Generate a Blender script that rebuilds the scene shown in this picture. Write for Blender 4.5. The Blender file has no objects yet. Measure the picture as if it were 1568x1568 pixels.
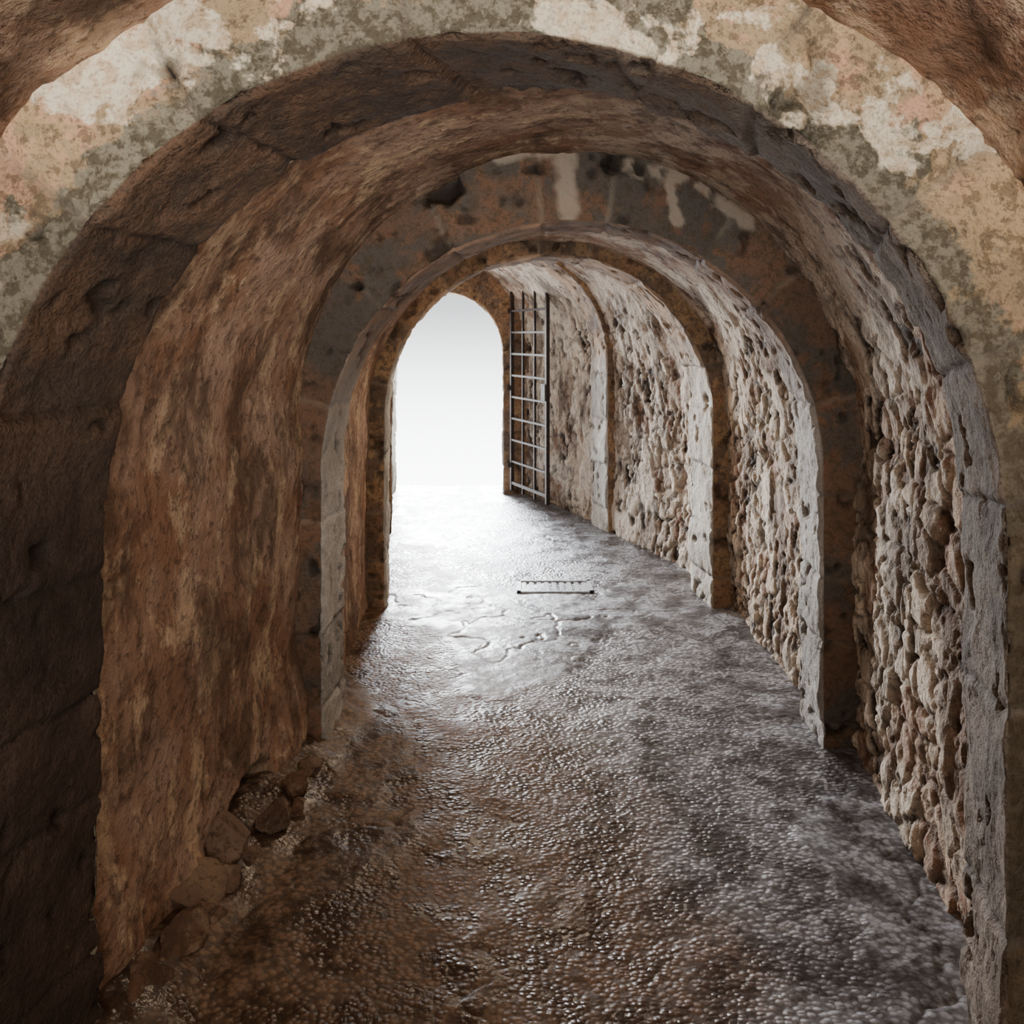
import bpy, math, numpy as np
from mathutils import Vector
rng=np.random.RandomState(7)
sc=bpy.context.scene

# ---------------------------------------------------------------- noise
def hsh(ix,iy,iz,seed):
    h=(ix.astype(np.int64)*374761393+iy.astype(np.int64)*668265263+iz.astype(np.int64)*2147483647+seed*1274126177)&0xFFFFFFFF
    h=((h^(h>>13))*1274126177)&0xFFFFFFFF
    h=((h^(h>>16))*2246822519)&0xFFFFFFFF
    h=h^(h>>15)
    return (h&0xFFFFFF)/float(0xFFFFFF)
def vn(p,seed=0):
    i=np.floor(p).astype(np.int64); f=p-i; f=f*f*(3-2*f)
    r=0
    for a in (0,1):
        wx=f[:,0] if a else 1-f[:,0]
        for b in (0,1):
            wy=f[:,1] if b else 1-f[:,1]
            for c in (0,1):
                wz=f[:,2] if c else 1-f[:,2]
                r=r+wx*wy*wz*hsh(i[:,0]+a,i[:,1]+b,i[:,2]+c,seed)
    return r
def fbm(p,o=4,seed=0):
    r=0;a=.5;t=0
    for k in range(o):
        r=r+a*vn(p*(2.03**k)+k*17.3,seed+k); t+=a; a*=.5
    return r/t
def voro(p,seed=0):
    i=np.floor(p).astype(np.int64); f=p-i
    F1=np.full(len(p),9.);F2=np.full(len(p),9.);ID=np.zeros(len(p))
    for a in (-1,0,1):
        for b in (-1,0,1):
            for c in (-1,0,1):
                X=i[:,0]+a;Y=i[:,1]+b;Z=i[:,2]+c
                d=np.sqrt((a+hsh(X,Y,Z,seed)-f[:,0])**2+(b+hsh(X,Y,Z,seed+1)-f[:,1])**2+(c+hsh(X,Y,Z,seed+2)-f[:,2])**2)
                n=d<F1
                F2=np.where(n,F1,np.minimum(F2,d)); ID=np.where(n,hsh(X,Y,Z,seed+3),ID); F1=np.where(n,d,F1)
    return F1,F2,ID
def ss(a,b,x):
    t=np.clip((x-a)/(b-a),0,1); return t*t*(3-2*t)

# ---------------------------------------------------------------- mesh helpers
def grid_faces(nu,nv,off=0):
    a=np.arange(nu-1)[:,None]*nv+np.arange(nv-1)[None,:]
    a=a.ravel()+off
    return np.stack([a,a+1,a+nv+1,a+nv],1)
def make(name,V,F,attrs=None,mat=None,smooth=True):
    me=bpy.data.meshes.new(name)
    me.vertices.add(len(V)); me.vertices.foreach_set('co',np.asarray(V,dtype=np.float32).ravel())
    me.loops.add(F.size); me.loops.foreach_set('vertex_index',F.ravel().astype(np.int32))
    me.polygons.add(len(F)); k=F.shape[1]
    me.polygons.foreach_set('loop_start',np.arange(0,F.size,k,dtype=np.int32))
    me.polygons.foreach_set('loop_total',np.full(len(F),k,dtype=np.int32))
    me.update(calc_edges=True); me.validate()
    if smooth: me.polygons.foreach_set('use_smooth',np.ones(len(me.polygons),dtype=bool))
    for n,d in (attrs or {}).items():
        at=me.attributes.new(n,'FLOAT','POINT'); at.data.foreach_set('value',np.asarray(d,dtype=np.float32))
    ob=bpy.data.objects.new(name,me); sc.collection.objects.link(ob)
    if mat: me.materials.append(mat)
    return ob

# ---------------------------------------------------------------- node helpers
class NT:
    def __init__(s,name):
        s.m=bpy.data.materials.new(name); s.m.use_nodes=True; s.t=s.m.node_tree; s.t.nodes.clear()
        s.out=s.n('ShaderNodeOutputMaterial'); s.b=s.n('ShaderNodeBsdfPrincipled')
        s.t.links.new(s.b.outputs[0],s.out.inputs[0]); s.tc=s.n('ShaderNodeTexCoord').outputs['Object']
    def n(s,t): return s.t.nodes.new(t)
    def l(s,a,b):
        if hasattr(a,'is_output'): s.t.links.new(a,b)
        else: b.default_value=a
    def noise(s,scale,detail=3,rough=.6,dist=0,vec=None):
        n=s.n('ShaderNodeTexNoise'); n.inputs['Scale'].default_value=scale; n.inputs['Detail'].default_value=detail
        n.inputs['Roughness'].default_value=rough; n.inputs['Distortion'].default_value=dist
        s.l(vec if vec is not None else s.tc,n.inputs['Vector']); return n.outputs['Fac']
    def voro(s,scale,vec):
        n=s.n('ShaderNodeTexVoronoi'); n.inputs['Scale'].default_value=scale; s.l(vec,n.inputs['Vector']); return n
    def mapv(s,sc_,loc=(0,0,0)):
        n=s.n('ShaderNodeMapping'); n.inputs['Scale'].default_value=sc_; n.inputs['Location'].default_value=loc; s.l(s.tc,n.inputs['Vector']); return n.outputs[0]
    def attr(s,name):
        n=s.n('ShaderNodeAttribute'); n.attribute_name=name; return n.outputs['Fac']
    def mr(s,v,a,b,c=0,d=1):
        n=s.n('ShaderNodeMapRange'); n.interpolation_type='SMOOTHSTEP'
        s.l(v,n.inputs[0]); n.inputs[1].default_value=a; n.inputs[2].default_value=b; n.inputs[3].default_value=c; n.inputs[4].default_value=d
        return n.outputs[0]
    def math(s,op,a,b=0.):
        n=s.n('ShaderNodeMath'); n.operation=op; s.l(a,n.inputs[0]); s.l(b,n.inputs[1]); return n.outputs[0]
    def mix(s,f,a,b,mode='MIX'):
        n=s.n('ShaderNodeMix'); n.data_type='RGBA'; n.blend_type=mode
        s.l(f,n.inputs[0]); s.l(col(a),n.inputs[6]); s.l(col(b),n.inputs[7]); return n.outputs[2]
    def bump(s,h,strength,dist,prev=None):
        n=s.n('ShaderNodeBump'); n.inputs['Strength'].default_value=strength; n.inputs['Distance'].default_value=dist
        s.l(h,n.inputs['Height'])
        if prev is not None: s.l(prev,n.inputs['Normal'])
        return n.outputs[0]
    def sepx(s):
        n=s.n('ShaderNodeSeparateXYZ'); s.l(s.tc,n.inputs[0]); return n.outputs
def col(c):
    if isinstance(c,tuple): return tuple(c)+((1.,) if len(c)==3 else ())
    return c
def srgb(r,g,b):
    f=lambda c:(c/255/12.92) if c/255<=.04045 else ((c/255+.055)/1.055)**2.4
    return (f(r),f(g),f(b))

# ---------------------------------------------------------------- materials
def mat_wall():
    N=NT('weathered_plaster')
    n1=N.noise(2.3,4,.6,.2); n2=N.noise(6.5,6,.7,.15,N.mapv((1,1,.6),(3,1,7))); n3=N.noise(34,3,.7)
    c=N.mix(N.mr(n1,.38,.62),srgb(146,110,86),srgb(172,144,124))
    c=N.mix(N.mr(n2,.5,.62),c,srgb(192,160,126))
    pale=N.attr('pale')
    pm=N.mr(N.math('ADD',n2,N.math('MULTIPLY',pale,.17)),.50,.58)
    pm=N.math('MULTIPLY',pm,N.math('ADD',N.math('MULTIPLY',pale,.85),.15))
    c=N.mix(pm,c,N.mix(N.mr(n3,.3,.7),srgb(212,196,174),srgb(240,228,210)))
    dk=N.mr(N.noise(3.4,7,.72,.3,N.mapv((1,1,.5),(1,8,5))),.49,.60)
    c=N.mix(N.math('MULTIPLY',dk,.72),c,srgb(86,66,52))
    c=N.mix(N.math('MULTIPLY',N.mr(n3,.54,.64),.55),c,srgb(74,57,45))
    c=N.mix(N.attr('cav'),c,srgb(48,36,28))
    N.l(c,N.b.inputs['Base Color']); N.b.inputs['Roughness'].default_value=.85
    N.b.inputs['Specular IOR Level'].default_value=.3
    b=N.bump(n3,.8,.018); N.l(b,N.b.inputs['Normal'])
    return N.m
def mat_stone(name,rev1,rev2,fac1,fac2,fac3,hi,cream=0.):
    N=NT(name)
    n1=N.noise(3,4,.6,.4); n3=N.noise(34,3,.7); n4=N.noise(110,2,.65); n5=N.noise(6,5,.68,.4,N.mapv((1,1,1),(4,4,4)))
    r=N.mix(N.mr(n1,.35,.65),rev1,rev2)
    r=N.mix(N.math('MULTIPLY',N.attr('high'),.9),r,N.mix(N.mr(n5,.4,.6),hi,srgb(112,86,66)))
    x=N.sepx()
    if cream:
        r=N.mix(N.mr(x[0],-.2,.7,0,.9),r,N.mix(N.mr(n5,.42,.58),srgb(128,114,100),srgb(92,78,64)))
    r=N.mix(N.math('MULTIPLY',N.mr(n4,.5,.60),.45),r,N.mix(.35,rev1,(.01,.01,.01)))
    f=N.mix(N.mr(n1,.42,.56),fac1,fac2)
    f=N.mix(N.mr(n5,.50,.58),f,fac3)
    f=N.mix(N.math('MULTIPLY',N.mr(n3,.50,.60),.6),f,srgb(88,76,58))
    if cream:
        gm=N.mr(N.math('ADD',N.attr('rad'),N.math('MULTIPLY',N.math('SUBTRACT',n5,.5),1.7)),.27,.39,1,0)
        f=N.mix(gm,f,N.mix(N.mr(n3,.42,.58),srgb(146,138,118),srgb(100,92,74)))
        cm=N.mr(N.math('ADD',N.noise(3.1,6,.62,.2,N.mapv((1,1,1),(2.3,0,6.1))),N.math('MULTIPLY',N.attr('rad'),.10)),.57,.60)
        f=N.mix(N.math('MULTIPLY',cm,N.attr('pale')),f,N.mix(N.mr(n3,.4,.65),srgb(250,236,206),srgb(220,192,156)))
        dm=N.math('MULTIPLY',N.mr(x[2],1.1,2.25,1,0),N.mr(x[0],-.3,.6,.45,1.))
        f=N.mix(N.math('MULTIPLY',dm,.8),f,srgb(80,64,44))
    f=N.mix(N.math('MULTIPLY',N.mr(n4,.52,.64),.3),f,srgb(60,50,38))
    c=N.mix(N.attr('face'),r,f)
    t=N.math('ADD',N.math('MULTIPLY',N.attr('tone'),.4),.78)
    cc=N.n('ShaderNodeCombineColor'); [N.l(t,cc.inputs[i]) for i in range(3)]
    c=N.mix(1.,c,cc.outputs[0],'MULTIPLY')
    c=N.mix(N.attr('mortar'),c,srgb(190,174,154))
    c=N.mix(N.attr('cav'),c,srgb(28,20,15))
    N.l(c,N.b.inputs['Base Color']); N.b.inputs['Roughness'].default_value=.8; N.b.inputs['Specular IOR Level'].default_value=.3
    b=N.bump(n3,.7,.016); b=N.bump(n4,.5,.006,b); N.l(b,N.b.inputs['Normal'])
    return N.m
def mat_floor():
    N=NT('wet_cobble_floor')
    x=N.sepx()
    n1=N.noise(1.6,4,.6,.4); n2=N.noise(5,6,.7,.2); n3=N.noise(30,3,.65)
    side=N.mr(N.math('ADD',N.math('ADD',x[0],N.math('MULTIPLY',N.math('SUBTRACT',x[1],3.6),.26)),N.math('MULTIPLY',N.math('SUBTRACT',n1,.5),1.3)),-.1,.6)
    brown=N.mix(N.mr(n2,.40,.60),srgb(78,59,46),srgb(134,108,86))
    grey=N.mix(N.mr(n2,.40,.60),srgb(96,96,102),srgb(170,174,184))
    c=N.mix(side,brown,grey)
    v=N.voro(50,N.mapv((1,1.2,.0)))
    vd=v.outputs['Distance']
    c=N.mix(N.math('MULTIPLY',N.mr(vd,.35,.75),.6),c,srgb(38,30,25))
    c=N.mix(N.math('MULTIPLY',N.mr(n3,.50,.66),.5),c,srgb(50,40,33))
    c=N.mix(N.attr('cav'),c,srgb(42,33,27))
    N.l(c,N.b.inputs['Base Color'])
    N.l(N.mr(n2,.4,.6,.30,.56),N.b.inputs['Roughness'])
    N.b.inputs['Specular IOR Level'].default_value=.45
    pe=N.math('MULTIPLY',N.mr(vd,0,.75,1,0),N.attr('peb'))
    b=N.bump(n3,.4,.010); b=N.bump(pe,.65,.007,b); N.l(b,N.b.inputs['Normal'])
    return N.m
def mat_iron():
    N=NT('rusty_iron'); n=N.noise(40,3,.6)
    N.l(N.mix(N.mr(n,.4,.6),srgb(44,41,41),srgb(70,52,42)),N.b.inputs['Base Color'])
    N.b.inputs['Roughness'].default_value=.65; N.b.inputs['Metallic'].default_value=.2
    N.l(N.bump(n,.5,.003),N.b.inputs['Normal']); return N.m
MW=mat_wall(); MF=mat_floor(); MI=mat_iron()
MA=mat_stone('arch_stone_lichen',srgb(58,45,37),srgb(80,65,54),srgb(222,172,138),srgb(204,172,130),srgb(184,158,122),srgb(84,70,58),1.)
MB=mat_stone('arch_stone_dark',srgb(158,152,144),srgb(190,186,180),srgb(122,96,78),srgb(98,90,82),srgb(126,96,76),srgb(158,122,94))
MC=mat_stone('arch_stone_grey',srgb(176,168,154),srgb(206,202,192),srgb(158,122,92),srgb(122,102,86),srgb(170,138,104),srgb(190,154,118))

# ---------------------------------------------------------------- tunnel sections
# (y, centre, radius, springing, rise)
sections=[
 ([(-2.2,-.05,1.25,1.25,1.24),(1.76,-.05,1.25,1.25,1.24)],.016),
 ([(2.02,.08,1.12,1.28,1.12),(3.60,.265,1.12,1.30,1.12)],.0092),
 ([(3.84,.27,1.11,1.15,1.10),(5.46,.22,1.11,1.16,1.10)],.011),
 ([(5.82,.17,1.12,1.25,1.10),(6.4,.13,1.10,1.3,1.10),(7.48,-.10,.95,1.42,1.02)],.013),
 ([(7.77,-.20,1.00,1.45,1.0),(9.34,-.74,.86,1.5,.95)],.015),
]
parts={'wall_left':[],'wall_right':[],'ceiling':[]}
def wall_disp(P,Nn,t):
    right=np.where(P[:,1]>7.5,ss(-.3,.2,P[:,0]),ss(.0,.6,P[:,0]))
    low=1-ss(1.6,2.2,P[:,2])
    expo=.10+.90*right*low
    w=P+.15*np.stack([fbm(P*6+3,4,1),fbm(P*6+9,4,2),fbm(P*6+21,4,3)],1)
    F1,F2,ID=voro(w*np.array([9,9,8]),11)
    e=F2-F1
    m=ss(.44,.60,fbm(P*2.6+5,4,31)+.12*expo-.03)*(.1+.9*expo)
    joint=(1-ss(.02,.20,e))*m
    n8=fbm(P*9,4,41)
    q=P+.06*np.stack([fbm(P*9+1,3,91),fbm(P*9+2,3,92),fbm(P*9+3,3,93)],1)
    pit=ss(.57,.62,fbm(q*np.array([18,18,10]),5,51))
    pit*=.25+.75*ss(.42,.55,fbm(P*3.1+2,3,57))
    flake=ss(.47,.52,fbm(P*np.array([4.5,4.5,3])+7,5,55))
    near=1-.45*(P[:,1]<1.8)
    h=-.013*joint+(ID-.5)*.014*m-.013*pit*(.22+.78*expo)+.012*flake*(.25+.75*expo)+.075*(fbm(P*1.7,3,61)-.5)+(.014+.008*expo)*near*(n8-.5)+.008*(fbm(P*30,2,71)-.5)
    cav=np.clip(joint*.6+pit*(.28+.55*expo)+.35*m*(ID<.3)*ss(.1,.3,e),0,1)
    lf=(1-ss(.0,.5,P[:,2]))*ss(.3,.7,-P[:,0]+.0)*(P[:,1]<4)
    h=h+lf*(.03+.12*(fbm(P*5,3,81)-.4))
    # hollow where stones have fallen out of the wall foot
    dd=np.sqrt(((P[:,1]-3.03)/.17)**2+((P[:,2]-.04)/.15)**2)+.9*(fbm(P*8,3,99)-.5)
    hol=(1-ss(.6,1.,dd))*(P[:,0]<0)
    h=h-.16*hol; cav=np.maximum(cav,hol*.9)
    pale=np.clip(right*(.35+.65*low)*ss(1.6,4.2,P[:,1])+.12*right+ss(7.6,8.,P[:,1])*.5,0,1)
    pale=np.clip(pale*(.55+.9*flake),0,1)
    return h,cav,pale
for keys,res in sections:
    y0,y1=keys[0][0],keys[-1][0]
    nv=int((y1-y0)/res)+2
    y=np.linspace(y0,y1,nv); K=np.array(keys)
    c,r,zs,rv=[np.interp(y,K[:,0],K[:,i]) for i in (1,2,3,4)]
    nj=int(1.4/res); na=int(3.4/res)
    a=np.linspace(0,1,nj,endpoint=False); th=np.linspace(0,np.pi,na,endpoint=False)
    X=np.concatenate([(c-r)[None,:]+0*a[:,None], c[None]-r[None]*np.cos(th)[:,None], (c+r)[None]+0*np.linspace(0,1,nj)[:,None]])
    Z=np.concatenate([-.12+(zs[None]+.12)*a[:,None], zs[None]+rv[None]*np.sin(th)[:,None], zs[None]-(zs[None]+.12)*np.linspace(0,1,nj)[:,None]])
    NX=np.concatenate([np.ones(nj),np.cos(th),-np.ones(nj)]); NZ=np.concatenate([np.zeros(nj),-np.sin(th),np.zeros(nj)])
    nu=len(NX); Y=np.repeat(y[None],nu,0)
    P=np.stack([X,Y,Z],2).reshape(-1,3); Nn=np.stack([np.repeat(NX[:,None],nv,1),0*Y,np.repeat(NZ[:,None],nv,1)],2).reshape(-1,3)
    h,cav,pale=wall_disp(P,Nn,None)
    Q=(P+Nn*h[:,None]).reshape(nu,nv,3); cav=cav.reshape(nu,nv); pale=pale.reshape(nu,nv)
    k1=nj+int(na*.18); k2=nj+na-int(na*.18)
    for nm,lo,hi in (('wall_left',0,k1+1),('ceiling',k1,k2+1),('wall_right',k2,nu)):
        parts[nm].append((Q[lo:hi].reshape(-1,3),grid_faces(hi-lo,nv),cav[lo:hi].ravel(),pale[lo:hi].ravel()))
for nm,lst in parts.items():
    off=0;V=[];F=[];C=[];PL=[]
    for v,f,c_,p_ in lst: V.append(v);F.append(f+off);C.append(c_);PL.append(p_);off+=len(v)
    make(nm,np.concatenate(V),np.concatenate(F),{'cav':np.concatenate(C),'pale':np.concatenate(PL)},MW)

# ---------------------------------------------------------------- stone arches
def semi_path(c,r,zs,rv,S):
    """S in metres along the inner line, returns x,z,nx,nz (outward)"""
    L1=zs+.12; LA=math.pi*r
    x=np.empty_like(S);z=np.empty_like(S);nx=np.empty_like(S);nz=np.empty_like(S)
    a=S<L1; b=S>L1+LA; m=~(a|b)
    x[a]=c-r; z[a]=-.12+S[a]; nx[a]=-1; nz[a]=0
    th=(S[m]-L1)/r; x[m]=c-r*np.cos(th); z[m]=zs+rv*np.sin(th); nx[m]=-np.cos(th); nz[m]=np.sin(th)
    x[b]=c+r; z[b]=zs-(S[b]-L1-LA); nx[b]=1; nz[b]=0
    return x,z,nx,nz
def point_path(c,r,zs,rv,S):
    e=(rv*rv-r*r)/(2*r); R=r+e; L1=zs+.12; am=math.acos(e/R); LA=R*am*2
    x=np.empty_like(S);z=np.empty_like(S);nx=np.empty_like(S);nz=np.empty_like(S)
    for i,s in enumerate(S):
        if s<L1: q=(c-r,-.12+s,-1,0)
        elif s<L1+LA/2: t=(s-L1)/R; q=(c+e-R*math.cos(t),zs+R*math.sin(t),-math.cos(t),math.sin(t))
        elif s<L1+LA: t=(L1+LA-s)/R; q=(c-e+R*math.cos(t),zs+R*math.sin(t),math.cos(t),math.sin(t))
        else: q=(c+r,zs-(s-L1-LA),1,0)
        x[i],z[i],nx[i],nz[i]=q
    return x,z,nx,nz
def arch(name,f,b,W,mat,res,seed,pale=0,holes=(),mort=(),path=semi_path,rough=1.,blk=.34):
    if path is semi_path: L=2*(f[3]+.12)+math.pi*f[2]
    else:
        e=(f[4]**2-f[2]**2)/(2*f[2]); R=f[2]+e; L=2*(f[3]+.12)+2*R*math.acos(e/R)
    ns=int(L/res); S=np.linspace(0,L*.99999,ns)
    rc=.018; nf=int(W/res); nr=int((b[0]-f[0])/res)
    cs=[(W-(W-rc)*i/nf,0.,1,0) for i in range(nf)]
    for k in range(5):
        a=k/4*math.pi/2; cs.append((rc-rc*math.sin(a),(rc-rc*math.cos(a)),1-k/4,k/4))
    D=b[0]-f[0]
    cs+=[(0.,rc+(D-2*rc)*(i+1)/nr,0,1) for i in range(nr)]
    for k in range(1,5):
        a=k/4*math.pi/2; cs.append((rc-rc*math.cos(a),D-rc+rc*math.sin(a),-k/4,1-k/4))
    cs+=[(rc+(W-rc)*(i+1)/nf,D,-1,0) for i in range(nf)]
    cs=np.array(cs); nc=len(cs)
    pf=np.stack(path(*f[1:],S),1); pb=np.stack(path(*b[1:],S),1)
    fr=cs[:,1]/D
    Q=pf[:,None,:]*(1-fr)[None,:,None]+pb[:,None,:]*fr[None,:,None]
    nx=Q[...,2];nz=Q[...,3]
    X=Q[...,0]+nx*cs[None,:,0]; Z=Q[...,1]+nz*cs[None,:,0]; Y=f[0]+np.repeat(cs[None,:,1],ns,0)
    P=np.stack([X,Y,Z],2).reshape(-1,3)
    fy=np.abs(cs[:,2]); DN=np.stack([-nx*cs[None,:,3],-cs[None,:,2]+0*nx,-nz*cs[None,:,3]],2).reshape(-1,3)
    r2=np.random.RandomState(seed)
    js=[0.];
    while js[-1]<L: js.append(js[-1]+blk*r2.uniform(.7,1.35))
    js=np.array(js); tn=r2.uniform(0,1,len(js)+1); off=r2.uniform(-.010,.010,len(js)+1)*rough
    SS=np.repeat(S[:,None],nc,1).ravel()+.012*(fbm(P*14,2,seed)-.5)*2
    idx=np.searchsorted(js,SS)
    dj=np.min(np.abs(SS[:,None]-js[None,:]),1)
    groove=np.exp(-(dj/.009)**2)
    face=np.repeat((fy>.5)[None,:].astype(float),ns,0).ravel()
    h=-.010*groove+off[idx]+rough*(.035*(fbm(P*4,3,seed+1)-.5)+.02*(fbm(P*14,3,seed+2)-.5)+.008*(fbm(P*45,2,seed+3)-.5))
    edge=np.repeat(((fy>0)&(fy<1)).astype(float)[None,:],ns,0).ravel()
    h-=edge*.02*rough*ss(.45,.7,fbm(P*10,3,seed+9))
    pit=ss(.64,.74,fbm(P*15,3,seed+5)); h-=.018*pit*rough
    cav=np.clip(groove*.45*ss(.35,.6,fbm(P*6,2,seed+6))+.6*pit,0,1)
    mo=groove*.35*face
    for (hx,hz,hr,hd) in holes:
        d=np.sqrt((P[:,0]-hx)**2+(P[:,2]-hz)**2)+.09*(fbm(P*16,4,5)-.5)
        g=(1-ss(hr*.45,hr,d))*(P[:,1]<f[0]+.1); h-=hd*g*face; cav=np.maximum(cav,g*.9)
    for (x0,z0,x1,z1,w) in mort:
        dx,dz=x1-x0,z1-z0; t=np.clip(((P[:,0]-x0)*dx+(P[:,2]-z0)*dz)/(dx*dx+dz*dz),0,1)
        d=np.hypot(P[:,0]-x0-t*dx,P[:,2]-z0-t*dz)+.08*(fbm(P*16,5,8)-.5)
        mo=np.maximum(mo,(1-ss(w*.5,w,d))*face*.85)
    V=P+DN*h[:,None]
    pl=np.full(len(P),float(pale))
    if pale: pl=ss(1.55,2.1,P[:,2])
    rad=np.repeat(cs[None,:,0],ns,0).ravel()/W
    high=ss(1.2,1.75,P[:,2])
    return make(name,V,grid_faces(ns,nc),{'cav':cav,'tone':tn[idx],'mortar':mo*.8,'face':face,'pale':pl,'rad':rad,'high':high},mat)

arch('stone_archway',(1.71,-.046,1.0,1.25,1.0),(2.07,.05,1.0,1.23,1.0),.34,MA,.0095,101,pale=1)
arch('stone_archway.001',(3.54,.243,1.0,1.12,1.0),(3.89,.268,1.0,1.12,1.0),.40,MB,.010,202,
     holes=[(-.285,2.27,.10,.12),(.41,2.37,.06,.08),(.52,2.33,.04,.05),(-.62,1.86,.04,.04)],
     mort=[(.20,2.46,.23,2.14,.06),(.62,2.36,.66,2.13,.028),(.46,2.35,.66,2.31,.045),(-.05,2.40,.2,2.42,.05),(.75,2.26,.95,2.12,.03),(-.5,2.2,-.35,2.32,.035)])
arch('stone_archway.002',(5.40,.224,1.0,1.16,1.0),(5.87,.178,1.0,1.16,1.0),.30,MC,.012,303)
arch('stone_archway.003',(7.43,-.10,.90,1.46,.94),(7.82,-.20,.90,1.46,.94),.30,MC,.014,404)
arch('wall_back',(9.26,-.68,.58,1.48,.635),(9.60,-.68,.58,1.48,.635),.95,MC,.016,505,path=point_path,rough=.8)

# ---------------------------------------------------------------- floor
xs=np.arange(-1.7,1.7,.010); ys=np.concatenate([np.arange(-2.3,1.4,.05),np.arange(1.4,6,.010),np.arange(6,9.75,.02)])
Xg,Yg=np.meshgrid(xs,ys,indexing='ij'); P=np.stack([Xg.ravel(),Yg.ravel(),0*Xg.ravel()],1)
cx=np.interp(P[:,1],[0,2,3.7,5.5,7.5,9.3],[-.05,.08,.26,.2,-.1,-.7])
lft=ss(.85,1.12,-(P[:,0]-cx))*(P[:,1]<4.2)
smooth_patch=ss(.52,.60,fbm(P*np.array([1.6,1.1,1]),5,7)+.14*np.exp(-((P[:,0]-.25)/.35)**2-((P[:,1]-4.9)/1.)**2))
z=.035*(fbm(P*1.6,3,3)-.5)+.016*(fbm(P*6,4,4)-.5)*(1-.5*smooth_patch)+.004*(fbm(P*30,2,5)-.5)
z+=lft*(.08+.14*(fbm(P*7,3,6)-.45))
cr=fbm(P*2.2+3,4,15); crack=np.exp(-((cr-.5)/.006)**2)*smooth_patch; z-=.008*crack
z+=.006*smooth_patch
P[:,2]=z
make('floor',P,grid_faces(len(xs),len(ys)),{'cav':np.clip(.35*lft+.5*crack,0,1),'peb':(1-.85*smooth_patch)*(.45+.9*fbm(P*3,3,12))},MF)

# ---------------------------------------------------------------- drain cover slab
import bmesh
from mathutils import Matrix
def box_bm(bm,cx,cy,cz,sx,sy,sz,rot=0.):
    g=bmesh.ops.create_cube(bm,size=1)
    m=Matrix.Translation((cx,cy,cz))@Matrix.Rotation(rot,4,'Z')@Matrix.Diagonal((sx,sy,sz,1))
    bmesh.ops.transform(bm,matrix=m,verts=g['verts'])
def from_bm(name,bm,mat,bev=0):
    if bev: bmesh.ops.bevel(bm,geom=list(bm.edges),offset=bev,segments=2,affect='EDGES')
    me=bpy.data.meshes.new(name); bm.to_mesh(me); bm.free(); me.materials.append(mat)
    ob=bpy.data.objects.new(name,me); sc.collection.objects.link(ob); return ob
NS=NT('drain_metal'); nn=NS.noise(30,3,.6); NS.l(NS.mix(NS.mr(nn,.4,.6),srgb(150,158,168),srgb(196,204,212)),NS.b.inputs['Base Color']); NS.b.inputs['Roughness'].default_value=.35
NS.l(NS.bump(nn,.5,.004),NS.b.inputs['Normal'])
bm=bmesh.new()
i0=int(np.argmin(abs(xs-.28)));j0=int(np.argmin(abs(ys-5.83))); zf=float(P[:,2].reshape(len(xs),len(ys))[i0-25:i0+25,j0-14:j0+8].max())
zt=zf-.008
for sx in (-1,1): box_bm(bm,.28+sx*.235,5.83,zt,.03,.28,.03)
for sy in (-1,1): box_bm(bm,.28,5.83+sy*.125,zt,.50,.03,.03)
for k in range(9): box_bm(bm,.28-.20+k*.05,5.83,zt-.003,.030,.25,.022)
from_bm('drain_cover',bm,NS.m,.002)

# ---------------------------------------------------------------- iron gate (open leaf against right wall)
p0=Vector((.00,9.15,0)); p1=Vector((.335,8.36,0)); d=(p1-p0); Lg=d.length; ang=math.atan2(d.y,d.x)
bm=bmesh.new()
nb=4
for k in range(nb):
    t=k/(nb-1); q=p0+d*t; hz=2.14+.10*(1-t); w=.036 if k in (0,nb-1) else .022
    box_bm(bm,q.x,q.y,.06+hz/2,w,w,hz,ang)
nh=10
for k in range(nh):
    zc=.14+k*(2.0/(nh-1)); q=p0+d*.5; th=.034 if k in (0,nh-1) else .022
    box_bm(bm,q.x,q.y,zc,Lg+.03,.03,th,ang)
for k in (1,5,9):
    zc=.12+k*.2; box_bm(bm,p0.x-.02,p0.y+.05,zc,.05,.12,.05,0)
q=p1-d*.06; box_bm(bm,q.x,q.y,1.12,.10,.05,.16,ang)
from_bm('iron_gate',bm,MI,.003)

# ---------------------------------------------------------------- rubble at left wall foot
V=[];F=[];off=0
r3=np.random.RandomState(3)
rocks=[(-.80,2.93,.06,.055),(-.91,2.78,.08,.075),(-.79,3.16,.06,.05),(-.95,2.55,.05,.09),(-.90,2.38,.05,.06),(-.88,3.26,.08,.06),(-.76,3.33,.04,.04),(-.85,2.64,.04,.04),(-.93,2.22,.04,.06),(-.82,2.76,.03,.03),(-.75,3.05,.03,.03),(-.83,2.48,.03,.03),(-.92,3.05,.05,.05)]
for i,(x,y,z0,s) in enumerate(rocks):
    bm=bmesh.new(); bmesh.ops.create_icosphere(bm,subdivisions=5,radius=1); v=np.array([w.co[:] for w in bm.verts]); f=np.array([[w.index for w in q.verts] for q in bm.faces]); bm.free()
    for k in range(11):
        nn_=r3.normal(size=3); nn_/=np.linalg.norm(nn_); dd=r3.uniform(.5,.85)
        ov=v@nn_-dd; v=v-np.clip(ov,0,None)[:,None]*nn_[None]
    v=v*(1+.35*(fbm(v*2.6+i*9,4,i)-.5))[:,None]
    v=v*s*np.array([1.0,1.35,.85])*1.25+np.array([x,y,z0])
    V.append(v);F.append(f+off);off+=len(v)
V=np.concatenate(V);F=np.concatenate(F)
make('fallen_rocks',V,F,{'cav':np.full(len(V),.55),'pale':np.zeros(len(V))},MW)

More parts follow.
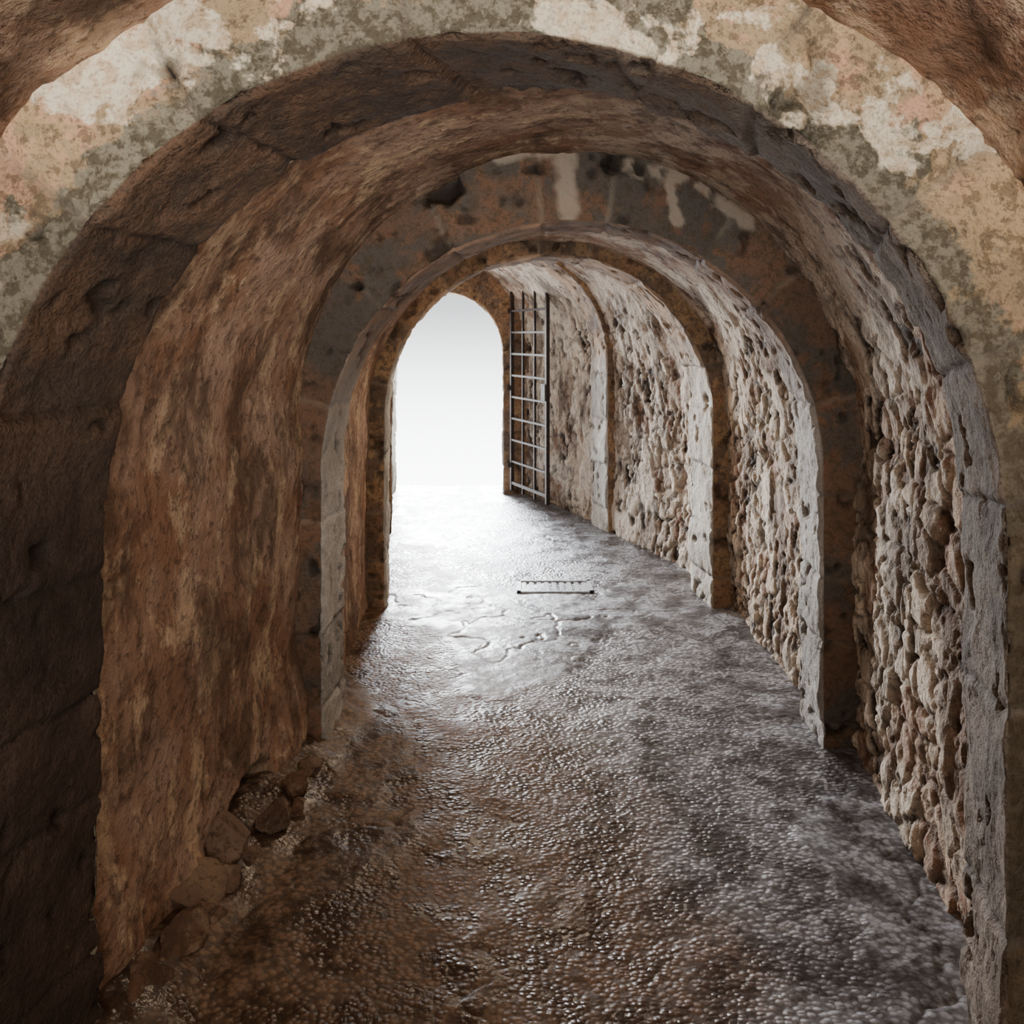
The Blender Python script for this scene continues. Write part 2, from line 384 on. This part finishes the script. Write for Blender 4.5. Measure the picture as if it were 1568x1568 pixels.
# ---------------------------------------------------------------- light
w=bpy.data.worlds.new('overcast'); sc.world=w; w.use_nodes=True
wt=w.node_tree; bg=wt.nodes['Background']; bg.inputs[0].default_value=(.97,1.,1.02,1)
tc=wt.nodes.new('ShaderNodeTexCoord'); sp_=wt.nodes.new('ShaderNodeSeparateXYZ'); mr=wt.nodes.new('ShaderNodeMapRange')
wt.links.new(tc.outputs['Generated'],sp_.inputs[0]); wt.links.new(sp_.outputs[2],mr.inputs[0]); mr.interpolation_type='SMOOTHSTEP'
mr.inputs[1].default_value=-.20; mr.inputs[2].default_value=.05; mr.inputs[3].default_value=11.; mr.inputs[4].default_value=1.35
wt.links.new(mr.outputs[0],bg.inputs[1])
def sun(name,frm,strength,c,angle):
    l=bpy.data.lights.new(name,'SUN'); l.energy=strength; l.color=c; l.angle=math.radians(angle)
    o=bpy.data.objects.new(name,l); sc.collection.objects.link(o)
    o.rotation_euler=Vector(frm).to_track_quat('Z','Y').to_euler(); return o
sun('sun',(-.12,1,.60),50,(.92,.96,1),24)
sun('low_sky_light',(-.42,1,.13),22,(.97,.98,1),30)
sun('rear_fill',(.42,-1,.16),.6,(1,.86,.72),40)  # added warm fill from behind the camera, shining down the tunnel
def point(name,loc,e,c,r):
    l=bpy.data.lights.new(name,'POINT'); l.energy=e; l.color=c; l.shadow_soft_size=r
    o=bpy.data.objects.new(name,l); sc.collection.objects.link(o); o.location=loc
def spot(name,loc,to,e,c,r,size):
    l=bpy.data.lights.new(name,'SPOT'); l.energy=e; l.color=c; l.shadow_soft_size=r; l.spot_size=math.radians(size); l.spot_blend=.8
    o=bpy.data.objects.new(name,l); sc.collection.objects.link(o); o.location=loc
    o.rotation_euler=(Vector(loc)-Vector(to)).to_track_quat('Z','Y').to_euler()
point('near_fill',(.0,.55,2.28),12,(1,.84,.66),.1)  # added warm fill just above the frame, brightens the first arch face
spot('bay_fill',(.25,2.25,2.28),(-.4,3.3,.6),19,(1,.82,.64),.04,150)  # added fill spot, out of view behind the first arch crown
spot('bay_fill.001',(.30,4.05,2.17),(-.3,4.9,.6),18,(1,.82,.62),.04,140)  # added fill spot for the second bay, no fitting modelled
spot('bay_fill.002',(.05,6.30,2.27),(-.2,5.0,0.6),70,(1,.74,.50),.05,140)  # added fill for the third bay, warms the floor through the arch

# ---------------------------------------------------------------- camera
cd=bpy.data.cameras.new('camera'); cam=bpy.data.objects.new('camera',cd); sc.collection.objects.link(cam)
cam.location=(0,0,1.67); cam.rotation_euler=(math.pi/2,0,0); cd.lens=31; cd.sensor_width=36; cd.shift_y=-.173; cd.clip_start=.02
sc.camera=cam
